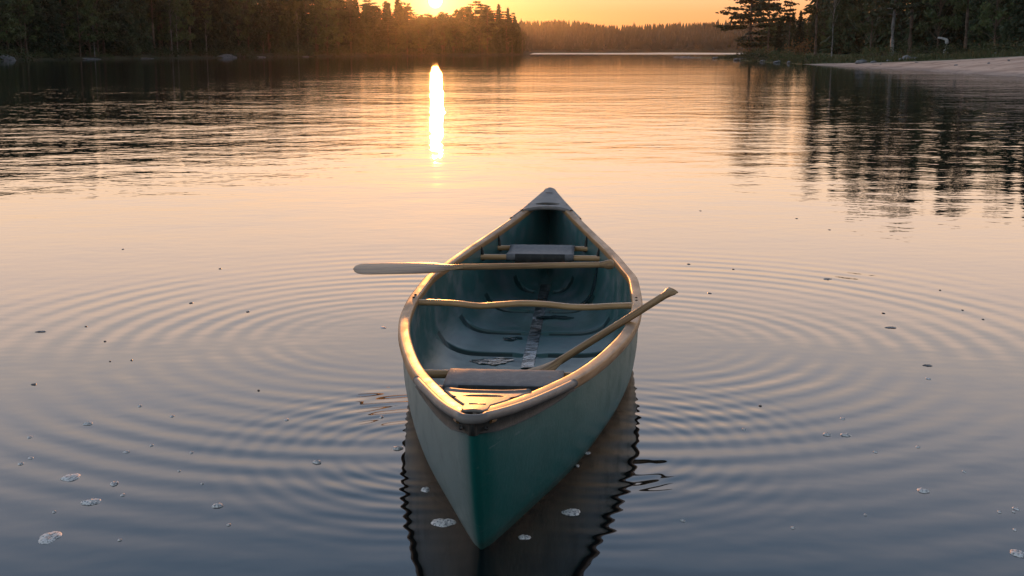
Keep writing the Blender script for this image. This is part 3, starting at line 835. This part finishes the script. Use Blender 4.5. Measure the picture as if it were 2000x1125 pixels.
def proto_spruce(h, R0, seed, base=.06):
    rg = np.random.default_rng(seed); C = []; D = []; L = []; W = []; limbs = []
    z = base * h
    while z < h * .985:
        t = z / h; r = R0 * (1 - t) ** .85 * rg.uniform(.75, 1.1) + .12
        nb = int(5 + 4 * (1 - t)); a0 = rg.uniform(0, 6.28)
        for k in range(nb):
            a = a0 + 2 * np.pi * k / nb + rg.normal(0, .25); rr = r * rg.uniform(.6, 1.12)
            dr = np.array([np.cos(a), np.sin(a), 0]); droop = .22 + .25 * (1 - t)
            if rg.random() < .35: limbs.append(((0, 0, z), tuple(dr * rr * .8 + np.array([0, 0, z - droop * rr * .6])), .03 + .02 * (1 - t)))
            m = max(2, int(rr / .26))
            for j in range(m):
                u = (j + .6) / m; p = dr * rr * u + np.array([0, 0, z - droop * rr * u ** 1.4 + .10 * u * rr])
                for q in range(2):
                    C.append(p + rg.normal(0, .09 + .06 * rr * u, 3) * np.array([1, 1, .6])); D.append(dr + rg.normal(0, .45, 3) + np.array([0, 0, -.25]))
                    L.append(rg.uniform(.35, .7)); W.append(rg.uniform(.16, .34))
        z += rg.uniform(.22, .42) * (.6 + .5 * (1 - t)) * h / 14
    for k in range(6): C.append((0, 0, h - .15 * k)); D.append((0.05, 0, 1)); L.append(.5); W.append(.12 + .04 * k)
    return trunk_mesh('trunk', h * .97, .012 * h + .05, limbs, .006), crown_mesh('crown', C, D, L, W)
def proto_pine(h, R0, seed, base=.35, dens=1.0, levels=11, lean=0.0):
    """white pine: bare lower trunk, long level limbs with flat upswept sprays and gaps between"""
    rg = np.random.default_rng(seed); C = []; D = []; L = []; W = []; limbs = []
    for lv in range(levels):
        t = base + (1 - base) * (lv + rg.uniform(-.25, .25)) / levels; t = min(max(t, base), .99); z = t * h
        sh = math.sin(min(1, (1 - t) / (1 - base) * 1.25 + .10) * math.pi * .5)
        nb = rg.integers(4, 7)
        for k in range(nb):
            a = rg.uniform(0, 6.28); rr = R0 * sh * rg.uniform(.45, 1.15) + .3
            dr = np.array([np.cos(a), np.sin(a), 0]); up = rg.uniform(-.12, .18) + .35 * max(0, t - .75)
            e = dr * rr + np.array([0, 0, z + up * rr])
            limbs.append(((0, 0, z), tuple(e * .95 + np.array([0, 0, z]) * .05), .045 + .03 * (1 - t)))
            m = int(rr / .17 * dens) + 2
            for j in range(m):
                u = .22 + .78 * (j + rg.uniform(0, 1)) / m
                p = dr * rr * u + np.array([0, 0, z + up * rr * u])
                side = np.array([-dr[1], dr[0], 0]) * rg.normal(0, .20 * rr * (1.1 - .5 * u))
                for q in range(3):
                    C.append(p + side + rg.normal(0, .13, 3) * np.array([1, 1, .7]) + np.array([0, 0, .08])); D.append(dr * .8 + rg.normal(0, .5, 3) + np.array([0, 0, .12]))
                    L.append(rg.uniform(.28, .6)); W.append(rg.uniform(.14, .30))
    return trunk_mesh('trunk', h * .98, .011 * h + .05, limbs, .02), crown_mesh('crown', C, D, L, W)
def proto_broad(h, R0, seed, base=.22, ncl=55, leaf=.34):
    rg = np.random.default_rng(seed); C = []; D = []; L = []; W = []; limbs = []
    for k in range(ncl):
        t = base + (1 - base) * rg.random() ** .8; sh = math.sin(min(1, .18 + .95 * (1 - (t - base) / (1 - base))) * math.pi * .62)
        a = rg.uniform(0, 6.28); rr = R0 * sh * math.sqrt(rg.uniform(.1, 1)); c = np.array([np.cos(a) * rr, np.sin(a) * rr, t * h])
        if rg.random() < .55: limbs.append(((0, 0, max(.12 * h, c[2] - rr * .9 - .5)), tuple(c), .04))
        s = rg.uniform(.35, .8) * (R0 / 2.6)
        for q in range(int(34 * s / .55) + 8):
            o = rg.normal(0, 1, 3); o /= np.linalg.norm(o); o *= s * rg.random() ** .4
            C.append(c + o * np.array([1, 1, .75])); D.append(o + rg.normal(0, .4, 3)); L.append(rg.uniform(.7, 1.2) * leaf); W.append(rg.uniform(.45, .8) * leaf)
    return trunk_mesh('trunk', h * .9, .008 * h + .05, limbs, .03), crown_mesh('crown', C, D, L, W)
def proto_shrub(h, R0, seed, ncl=16, leaf=.2):
    rg = np.random.default_rng(seed); C = []; D = []; L = []; W = []; limbs = []
    for k in range(ncl):
        a = rg.uniform(0, 6.28); rr = R0 * math.sqrt(rg.random()); zt = h * rg.uniform(.15, 1) * (1 - .55 * (rr / R0) ** 2)
        c = np.array([np.cos(a) * rr, np.sin(a) * rr, zt]); limbs.append(((c[0] * .2, c[1] * .2, -.1), tuple(c), .018))
        for q in range(26):
            o = rg.normal(0, .22 * h ** .5, 3); C.append(c + o); D.append(o + rg.normal(0, .3, 3) + np.array([0, 0, .2])); L.append(rg.uniform(.6, 1.3) * leaf); W.append(rg.uniform(.35, .7) * leaf)
    m_ = MB()
    for (p0, p1, rr) in limbs: m_.tube([p0, Vector(p0).lerp(Vector(p1), .5) + Vector((0, 0, .05)), p1], [rr, rr * .8, rr * .4], 5, cap=False)
    return mesh('stem', m_.v, m_.f), crown_mesh('foliage', C, D, L, W)

PROTO = {'spruce': [proto_spruce(14, 2.5, 11), proto_spruce(14, 2.0, 12), proto_spruce(14, 2.9, 13, .02)],
         'pine': [proto_pine(16, 3.2, 21), proto_pine(16, 2.6, 22, .45), proto_pine(16, 3.0, 23, .28, 1.2, 13), proto_pine(16, 4.0, 24, .10, 1.35, 17)],
         'broad': [proto_broad(12, 3.0, 31), proto_broad(12, 2.5, 32, .15)],
         'birch': [proto_broad(13, 2.2, 33, .42, 44, .3)],
         'shrub': [proto_shrub(1.6, 1.3, 41), proto_shrub(1.2, 1.6, 42)]}
PH = {'spruce': 14, 'pine': 16, 'broad': 12, 'birch': 13, 'shrub': 1.6}
NAMES = {'spruce': 'spruce_tree', 'pine': 'pine_tree', 'broad': 'broadleaf_tree', 'birch': 'birch_tree', 'shrub': 'shrub'}
MATS = {'spruce': ('bark', 'spruce'), 'pine': ('bark', 'pine'), 'broad': ('bark', 'leaf'), 'birch': ('pale_bark', 'leaf'), 'shrub': ('bark', 'shrub')}
for k, lst in PROTO.items():
    for tm, cm in lst:
        tm.materials.append(M[MATS[k][0]]); cm.materials.append(M[MATS[k][1]])
def tree(kind, loc, height, label, group, var=None, rz=None, wide=1.0, bark=None, leaf=None):
    i = random.randrange(min(3, len(PROTO[kind]))) if var is None else var
    tm, cm = PROTO[kind][i]; s = height / (PH[kind] if kind != 'shrub' else (1.6, 1.2)[i])
    o = empty(NAMES[kind], loc, random.uniform(0, 6.28) if rz is None else rz); o.scale = (s * wide, s * wide, s)
    tag(o, label, 'shrub' if kind == 'shrub' else 'tree', group)
    a = link('stem' if kind == 'shrub' else 'trunk', tm, o); c = link('foliage' if kind == 'shrub' else 'crown', cm, o)
    for ob, mt in ((a, bark), (c, leaf)):
        if mt: ob.material_slots[0].link = 'OBJECT'; ob.material_slots[0].material = M[mt]
    return o

# left forest -----------------------------------------------------
GL = 'trees of the left forest'
TOPLINE = pchip([-300, 0, 300, 560, 660, 700, 760, 800, 826, 856, 886, 905, 940, 985, 1022], [-150, -120, -95, -60, -22, -6, 4, 14, 27, 32, 28, 17, 12, 22, 48])
def px_of(p):                                           # photo column of a place point
    dp = p.y * math.cos(PITCH) - (p.z - CAMH) * math.sin(PITCH)
    return 1000 + F * p.x / dp
LAB = {'spruce': ('dark conical spruce in the front row of the left forest', 'dark spruce deeper inside the left forest'),
       'pine': ('tall pine at the front of the left forest', 'tall pine rising deeper inside the left forest'),
       'broad': ('rounded olive green broadleaf tree at the edge of the left forest', 'broadleaf tree inside the left forest'),
       'birch': ('slim pale trunked birch at the edge of the left forest', 'pale trunked birch inside the left forest')}
def add_left(t, d, kind, deep):
    p = left_ground(t, d); x = px_of(p)
    ty = TOPLINE(x) + (random.gauss(0, 7) if deep else random.uniform(-4, 30))
    if 810 < x < 900: ty = max(ty, 25)
    top = at(x, ty, p.y).z
    h = max(6.0, top - p.z)
    if not deep and kind != 'pine': h *= random.uniform(.55, .95)
    if x > 620 and deep: kind = 'spruce' if random.random() < .3 else random.choice(['pine', 'broad', 'pine'])
    tree(kind, p, h, LAB[kind][deep], GL + (' behind' if deep else ' along the shore'), wide=random.uniform(.9, 1.2) * (14 / h) ** .3 * (1.25 if x > 620 else 1.05))
kinds_f = ['spruce', 'broad', 'spruce', 'pine', 'broad', 'spruce', 'broad', 'pine']
N1 = 70
for i in range(N1):
    add_left((i + random.uniform(.1, .9)) / N1, random.uniform(3, 6), kinds_f[(i * 5 + 3) % 8], False)
for rr_, (n, dlo, dhi) in enumerate(((52, 8, 12), (45, 14, 20), (38, 22, 32), (32, 36, 50))):
    for i in range(n):
        add_left((i + random.uniform(0, 1)) / n, random.uniform(dlo, dhi), random.choice(['spruce', 'spruce', 'pine', 'spruce', 'broad']), True)
# trees round the point at the right end of the left forest
for (px, dY, ty, kind) in ((1000, 6, 22, 'pine'), (1012, 3, 44, 'spruce'), (1020, 2, 62, 'broad'), (992, 12, 14, 'spruce'), (1005, 18, 30, 'spruce'), (984, 20, 18, 'pine'), (1015, 14, 52, 'spruce')):
    Y = LSW[-1].y + dY; g = at(px, 106, Y); g.z = .3
    tree(kind, g, at(px, ty, Y).z - g.z, LAB[kind][1].replace('inside', 'at the far right end of') if 'inside' in LAB[kind][1] else LAB[kind][1], GL + ' at its point', wide=.9)
for k, px in enumerate((818, 826, 834, 841, 848, 854, 860, 866, 873, 880, 888, 896)):      # close ranks under the sun
    t = min(range(1000), key=lambda q: abs(px_of(left_ground(q / 999, 9)) - px)) / 999
    p = left_ground(t, 7 + 3 * (k % 3)); h = at(px, 33 + 5 * (k % 2) + random.uniform(-2, 2), p.y).z - p.z
    tree(('broad', 'pine', 'spruce')[k % 3], p, h, 'tree in the close ranks right below the setting sun', GL + ' below the sun', wide=1.3)
# shoreline shrubs of the left bank
for i in range(46):
    t = (i + random.random()) / 46; p = left_ground(t, random.uniform(.9, 3.2))
    tree('shrub', p, random.uniform(.9, 2.4), 'low leafy shrub at the water line of the left forest', 'shrubs along the left shore', wide=random.uniform(.9, 1.5))
# pale trunks one can tell apart
for (px, h, lab) in ((336, 13, 'birch with the brightest pale trunk, in front of the left forest'), (347, 11, 'thinner pale birch just right of the brightest birch trunk'), (185, 10, 'slim birch with a warm thin trunk near the left end of the shore'), (404, 11, 'slim pale birch left of the grey shore rock'), (582, 12, 'slim birch with a faint grey trunk above the small shore boulder')):
    t = min(range(1000), key=lambda k: abs(px_of(left_ground(k / 999, 2.2)) - px)) / 999
    tree('birch', left_ground(t, 2.0), h, lab, None, wide=.75)

# right shore -----------------------------------------------------
def rt(px, d):                                          # ground point at photo column px, d metres inland of the water
    k = min(range(600), key=lambda k: abs(px_of(right_ground(k / 599, d)) - px))
    return right_ground(k / 599, d)
def add_right(px, d, kind, toprow, label, group=None, **kw):
    p = rt(px, d); h = at(px, toprow, p.y).z - p.z
    return tree(kind, p, h, label, group, **kw)
add_right(1464, 5.0, 'pine', -105, 'open crowned pine with long level limbs at the tip of the right shore', var=3, rz=2.1, wide=1.2)
add_right(1500, 7.0, 'pine', -60, 'shorter pine close beside the open crowned pine on the right point', var=0, wide=.9)
add_right(1540, 8.0, 'pine', -40, 'thin pine with sky showing through, third from the tip of the right point', var=1, wide=.8)
add_right(1592, 9.0, 'pine', -140, 'tall bare stemmed pine left of the dense dark trees on the right', var=1, wide=.9)
add_right(1624, 8.0, 'birch', -60, 'thin pale stemmed birch in front of the dark trees on the right', wide=.7)
add_right(1742, 8.5, 'pine', -175, 'pine with a thick grey trunk standing behind the beach rocks', var=2, bark='pale_bark', wide=1.1)
add_right(1700, 10, 'broad', -80, 'olive broadleaf tree left of the thick grey pine trunk', var=0)
add_right(1560, 12, 'spruce', 20, 'bushy dark spruce behind the thin pine on the right point', var=2)
add_right(1520, 9, 'spruce', 40, 'short dark spruce between the pines on the right point', var=0)
GRF = 'trees of the right forest'
for (px, d, kind, top) in ((1640, 13, 'spruce', -120), (1665, 16, 'spruce', -60), (1690, 18, 'pine', -195), (1720, 15, 'spruce', -150), (1775, 14, 'pine', -205), (1800, 18, 'spruce', -150), (1830, 16, 'broad', -110), (1858, 20, 'spruce', -170),
                           (1885, 15, 'pine', -180), (1912, 19, 'spruce', -130), (1940, 16, 'broad', -100), (1968, 18, 'pine', -165), (1995, 16, 'spruce', -150), (2030, 15, 'spruce', -160), (2070, 18, 'pine', -180), (2120, 16, 'spruce', -160), (1610, 18, 'spruce', -30), (1580, 20, 'broad', 10)):
    add_right(px, d, kind, top, {'spruce': 'dark spruce of the dense forest behind the beach', 'pine': 'tall dark pine of the dense forest behind the beach', 'broad': 'leafy green broadleaf tree of the dense forest behind the beach'}[kind], GRF)
for i in range(26):
    px = 1600 + i * 22 + random.uniform(-8, 8)
    add_right(px, random.uniform(22, 36), random.choice(['spruce', 'spruce', 'broad', 'pine']), random.uniform(-130, -60), 'dark tree filling the back of the right forest', GRF + ' at the back', wide=1.25)
for i in range(24):
    px = 1475 + i * 7.5 + random.uniform(-6, 6)
    add_right(px, random.uniform(14, 24), random.choice(['spruce', 'broad']), random.uniform(22, 62), 'low dark tree closing the back of the right point', GRF + ' on the point', wide=1.2)
for i in range(40):
    px = random.uniform(1425, 2020); d0 = 1.5 if px < 1560 else None
    t = min(range(300), key=lambda k: abs(px_of(right_ground(k / 299, 4)) - px)) / 299
    d = SANDW(t) + random.uniform(.5, 3.5) if px < 1640 else SANDW(t) + random.uniform(4, 9)
    tree('shrub', right_ground(t, d), random.uniform(.5, 1.5), 'low leafy shrub on the grassy bank of the right shore', 'shrubs on the right bank', wide=random.uniform(.9, 1.6))
for (px, d, h, lab) in ((1478, 4.5, 1.5, 'rusty brown bush at the foot of the open crowned pine'), (1560, 6, 2.4, 'rusty brown bush between dark trees on the right point'), (1505, 5, 1.3, 'rusty brown bush low on the right point beside the water')):
    t = min(range(600), key=lambda k: abs(px_of(right_ground(k / 599, d)) - px)) / 599
    tree('shrub', right_ground(t, d), h, lab, None, leaf='rust')
o = tree('spruce', rt(1957, 14), 2.3, 'small blue green spruce sapling alone at the top of the beach', None, var=0)

# shore grass: uncountable blades along the bank
gv = []; gf = []
rg = np.random.default_rng(5)
for i in range(9000):
    t = rg.uniform(.10, 1.0); e = abs(rg.normal(0, 3.0)) + .15
    p = right_ground(t, SANDW(t) + e); a = rg.uniform(0, 6.28); h = rg.uniform(.15, .5); w = .05
    q = Vector((math.cos(a) * w, math.sin(a) * w, 0)); tip = p + Vector((rg.normal(0, .12), rg.normal(0, .12), h)); k = len(gv)
    gv += [p - q, p + q, tip]; gf.append((k, k + 1, k + 2))
go = link('shore_grass', mesh('shore_grass', gv, gf, False), None, M['grass']); tag(go, 'short grass tufts growing along the bank above the beach', 'grass', kind='stuff')

# rocks -----------------------------------------------------------
def rock(loc, sx, sy, sz, seed, label, group=None, rz=0):
    bm = bmesh.new(); bmesh.ops.create_icosphere(bm, subdivisions=4, radius=1)
    rr = random.Random(seed); ph = [Vector((rr.uniform(-1, 1), rr.uniform(-1, 1), rr.uniform(-1, 1))).normalized() for _ in range(9)]
    cut = [rr.uniform(.62, .95) for _ in range(9)]
    for v in bm.verts:
        p = v.co.copy()
        for n_, c in zip(ph, cut):
            d = p.dot(n_)
            if d > c: p -= n_ * (d - c) * .85
        p *= 1 + .05 * math.sin(p.x * 7 + seed) * math.sin(p.y * 6) + .03 * math.sin(p.z * 13 + p.x * 9)
        v.co = Vector((p.x * sx, p.y * sy, p.z * sz))
    me = bpy.data.meshes.new('boulder'); bm.to_mesh(me); bm.free(); me.polygons.foreach_set('use_smooth', [True] * len(me.polygons))
    o = link('boulder', me, None, M['rock']); o.location = loc; o.rotation_euler.z = rz; tag(o, label, 'rock', group); return o
GRK = 'rocks on the shores'
def lrock(px, d, sx, sy, sz, seed, lab, dz=0):
    t = min(range(1000), key=lambda k: abs(px_of(left_ground(k / 999, d)) - px)) / 999
    p = left_ground(t, d); p.z = max(p.z, 0) + dz; return rock(p, sx, sy, sz, seed, lab, GRK)
lrock(8, 0.3, 1.6, 1.3, .8, 1, 'bluish grey boulder at the left edge of the picture, at the water')
lrock(440, .6, 1.8, 1.2, .75, 2, 'biggest pale slab on the left shore, sloping into the water')
lrock(452, .4, 1.1, .8, .35, 3, 'low dark rock just right of the pale slab on the left shore')
lrock(172, .4, 2.2, .9, .22, 4, 'long flat rock at the water line near the left end of the shore')
lrock(282, .4, 1.8, .8, .16, 5, 'thin flat rock at the water line below the pale birch trunks')
lrock(509, .3, 1.3, .8, .26, 6, 'low light rock at the water line right of the pale slab')
lrock(596, .4, .9, .7, .32, 7, 'small light boulder farthest along the left shore')
def rrock(px, d, sx, sy, sz, seed, lab, g=GRK): return rock(rt(px, d) + Vector((0, 0, sz * .25)), sx, sy, sz, seed, lab, g)
t_ = lambda px: min(range(300), key=lambda k: abs(px_of(right_ground(k / 299, 4)) - px)) / 299
rrock(1681, SANDW(t_(1681)) + .3, .55, .5, .30, 11, 'pale boulder leaning at the left end of the grass above the sand')
rrock(1772, SANDW(t_(1772)) + 1.0, .50, .45, .34, 12, 'tallest boulder of the little heap on the grassy bank')
rrock(1762, SANDW(t_(1762)) + .9, .38, .4, .18, 13, 'low rock at the left of the little heap on the grassy bank')
rrock(1785, SANDW(t_(1785)) + .8, .42, .4, .20, 14, 'low slanting rock at the right of the little heap on the grassy bank')
rrock(1706, SANDW(t_(1706)) + .4, .30, .3, .13, 15, 'small stone in the grass between the beach boulders')
rrock(1737, SANDW(t_(1737)) + .6, .28, .3, .10, 16, 'flat little stone in the grass below the grey pine trunk')
rrock(1400, .7, .9, .6, .20, 17, 'grey slab at the water on the tip of the right point')
rrock(1445, .5, 1.3, .6, .24, 18, 'long grey slab under the open crowned pine')
rrock(1490, .3, .4, .4, .18, 19, 'light stone at the water line right of the long grey slab')
rrock(1520, .3, .6, .4, .20, 20, 'pale rocks edge at the water below the thin pine')
rrock(1540, .2, .22, .22, .22, 21, 'upright pale stone at the water just before the sand starts')
for k, px in enumerate((1322, 1334, 1345, 1357, 1368)):
    p = un(px, 112.2 + k * .3); p.z = .02; rock(p, .75 + .2 * (k % 2), .6, .22 + .06 * (k % 3), 30 + k, 'low dark stone of the reef running out from the right point', 'reef stones off the right point')

for k, (px, d) in enumerate(((1720, 2.2), (1790, 4.0), (1822, 7.5), (1868, 3.2), (1905, 8.5), (1930, 4.6), (1969, 6.2), (1986, 10.0), (1944, 9.3))):
    rock(rt(px, d) + Vector((0, 0, .01)), random.uniform(.08, .22), random.uniform(.08, .2), random.uniform(.05, .11), 60 + k, 'small dark stone or clod lying on the bare sand of the beach', 'stones lying on the sand')
# bleached bent snag on the beach
root = empty('bleached_snag', rt(1846, 16.5) + Vector((0, 0, .25))); tag(root, 'bleached white snag bent over to the left at the top of the beach', 'driftwood')
hs = at(1846, 77, root.location.y).z - root.location.z
Ys = root.location.y; kx = Ys / F
m_ = MB(); m_.tube([(0, 0, -.2), (.03, 0, hs * .3), (.06, 0, hs * .7), (0, 0, hs), (-.05, 0, hs + .06)], [.26, .20, .19, .16, .05], 10); m_.build('stump', M['drift'], root)
m_ = MB(); m_.tube([(.05, 0, hs - .05), (-5 * kx, 0, hs + 1.2 * kx), (-10 * kx, .1, hs + 2.6 * kx), (-15 * kx, .1, hs + 3.2 * kx), (-17 * kx, .1, hs + 2.4 * kx)], [.13, .12, .11, .10, .04], 9); m_.build('branch', M['drift'], root)
for px, h, lab in ((1885, 1.0, 'thin grey post left of the spruce sapling above the beach'), (1937, .6, 'short pale stake at the upper edge of the beach'), (1975, .8, 'short tan stake right of the spruce sapling')):
    m_ = MB(); m_.tube([(0, 0, -.2), (.01, 0, h * .6), (.0, .01, h)], [.06, .055, .045], 8); o = m_.build('wooden_stake', M['bark']); o.location = rt(px, 13.5); tag(o, lab, 'stake', 'stakes above the beach')

# far forest ------------------------------------------------------
FV = []; FF = []
rg = np.random.default_rng(9)
FT = pchip([-600, 700, 1000, 1040, 1110, 1150, 1190, 1250, 1330, 1410, 1500, 1800], [30, 30, 38, 39, 37, 43, 48, 46, 43.5, 41.5, 40, 36])
for i in range(7000):
    d = rg.uniform(1, 260) ** 1.0; x = rg.uniform(-500, 740); g = far_ground(x, d)
    tp = at(px_of(g), FT(px_of(g)), g.y).z
    frac = d / 260
    h = rg.uniform(9, 15)
    cap = tp - g.z + rg.normal(-.6, .55) + (rg.random() < .02) * rg.uniform(.8, 3.0)
    if g.z + h > tp or d > 190: h = max(2.0, cap)
    h = min(h, 24)
    r = h * rg.uniform(.19, .32); k0 = len(FV); K = 6; a0 = rg.uniform(0, 6.28)
    tiers = 4
    for j in range(tiers):
        zb = g.z + h * (.05 + .22 * j); zt = min(g.z + h * (.05 + .22 * j + .36), g.z + h); rb = r * (1 - j / tiers) ** .8
        kb = len(FV)
        for k in range(K):
            a = a0 + 2 * math.pi * k / K + j * .5; q = rb * (1.25 if k % 2 else .7)
            FV.append((g.x + q * math.cos(a), g.y + q * math.sin(a), zb - .04 * h * (k % 2)))
        FV.append((g.x, g.y, zt))
        for k in range(K): FF.append((kb + k, kb + (k + 1) % K, kb + K))
fo = link('far_forest', mesh('far_forest', FV, FF, False), None, M['far']); tag(fo, 'distant hazy conifer forest on the hill across the lake', 'forest', kind='stuff')

# ---------------------------------------------------------------- haze
m_ = MB(); m_.box((100, 650, 18.5), (1300, 760, 21.0))
hz = m_.build('haze', None, None, False); tag(hz, kind='stuff'); hz['label'] = 'thin warm evening haze lying over the lake'; hz['category'] = 'haze'
hm = bpy.data.materials.new('evening_haze'); hm.use_nodes = True; hb = NB(hm.node_tree); hb.n.clear()
ho = hb.new('ShaderNodeOutputMaterial'); hv = hb.new('ShaderNodeVolumePrincipled')
hv.inputs['Color'].default_value = (0.92, 0.88, 0.84, 1); hv.inputs['Density'].default_value = HAZE_DENSITY; hv.inputs['Anisotropy'].default_value = 0.90
hb.l.new(hv.outputs[0], ho.inputs['Volume']); hz.data.materials.append(hm)
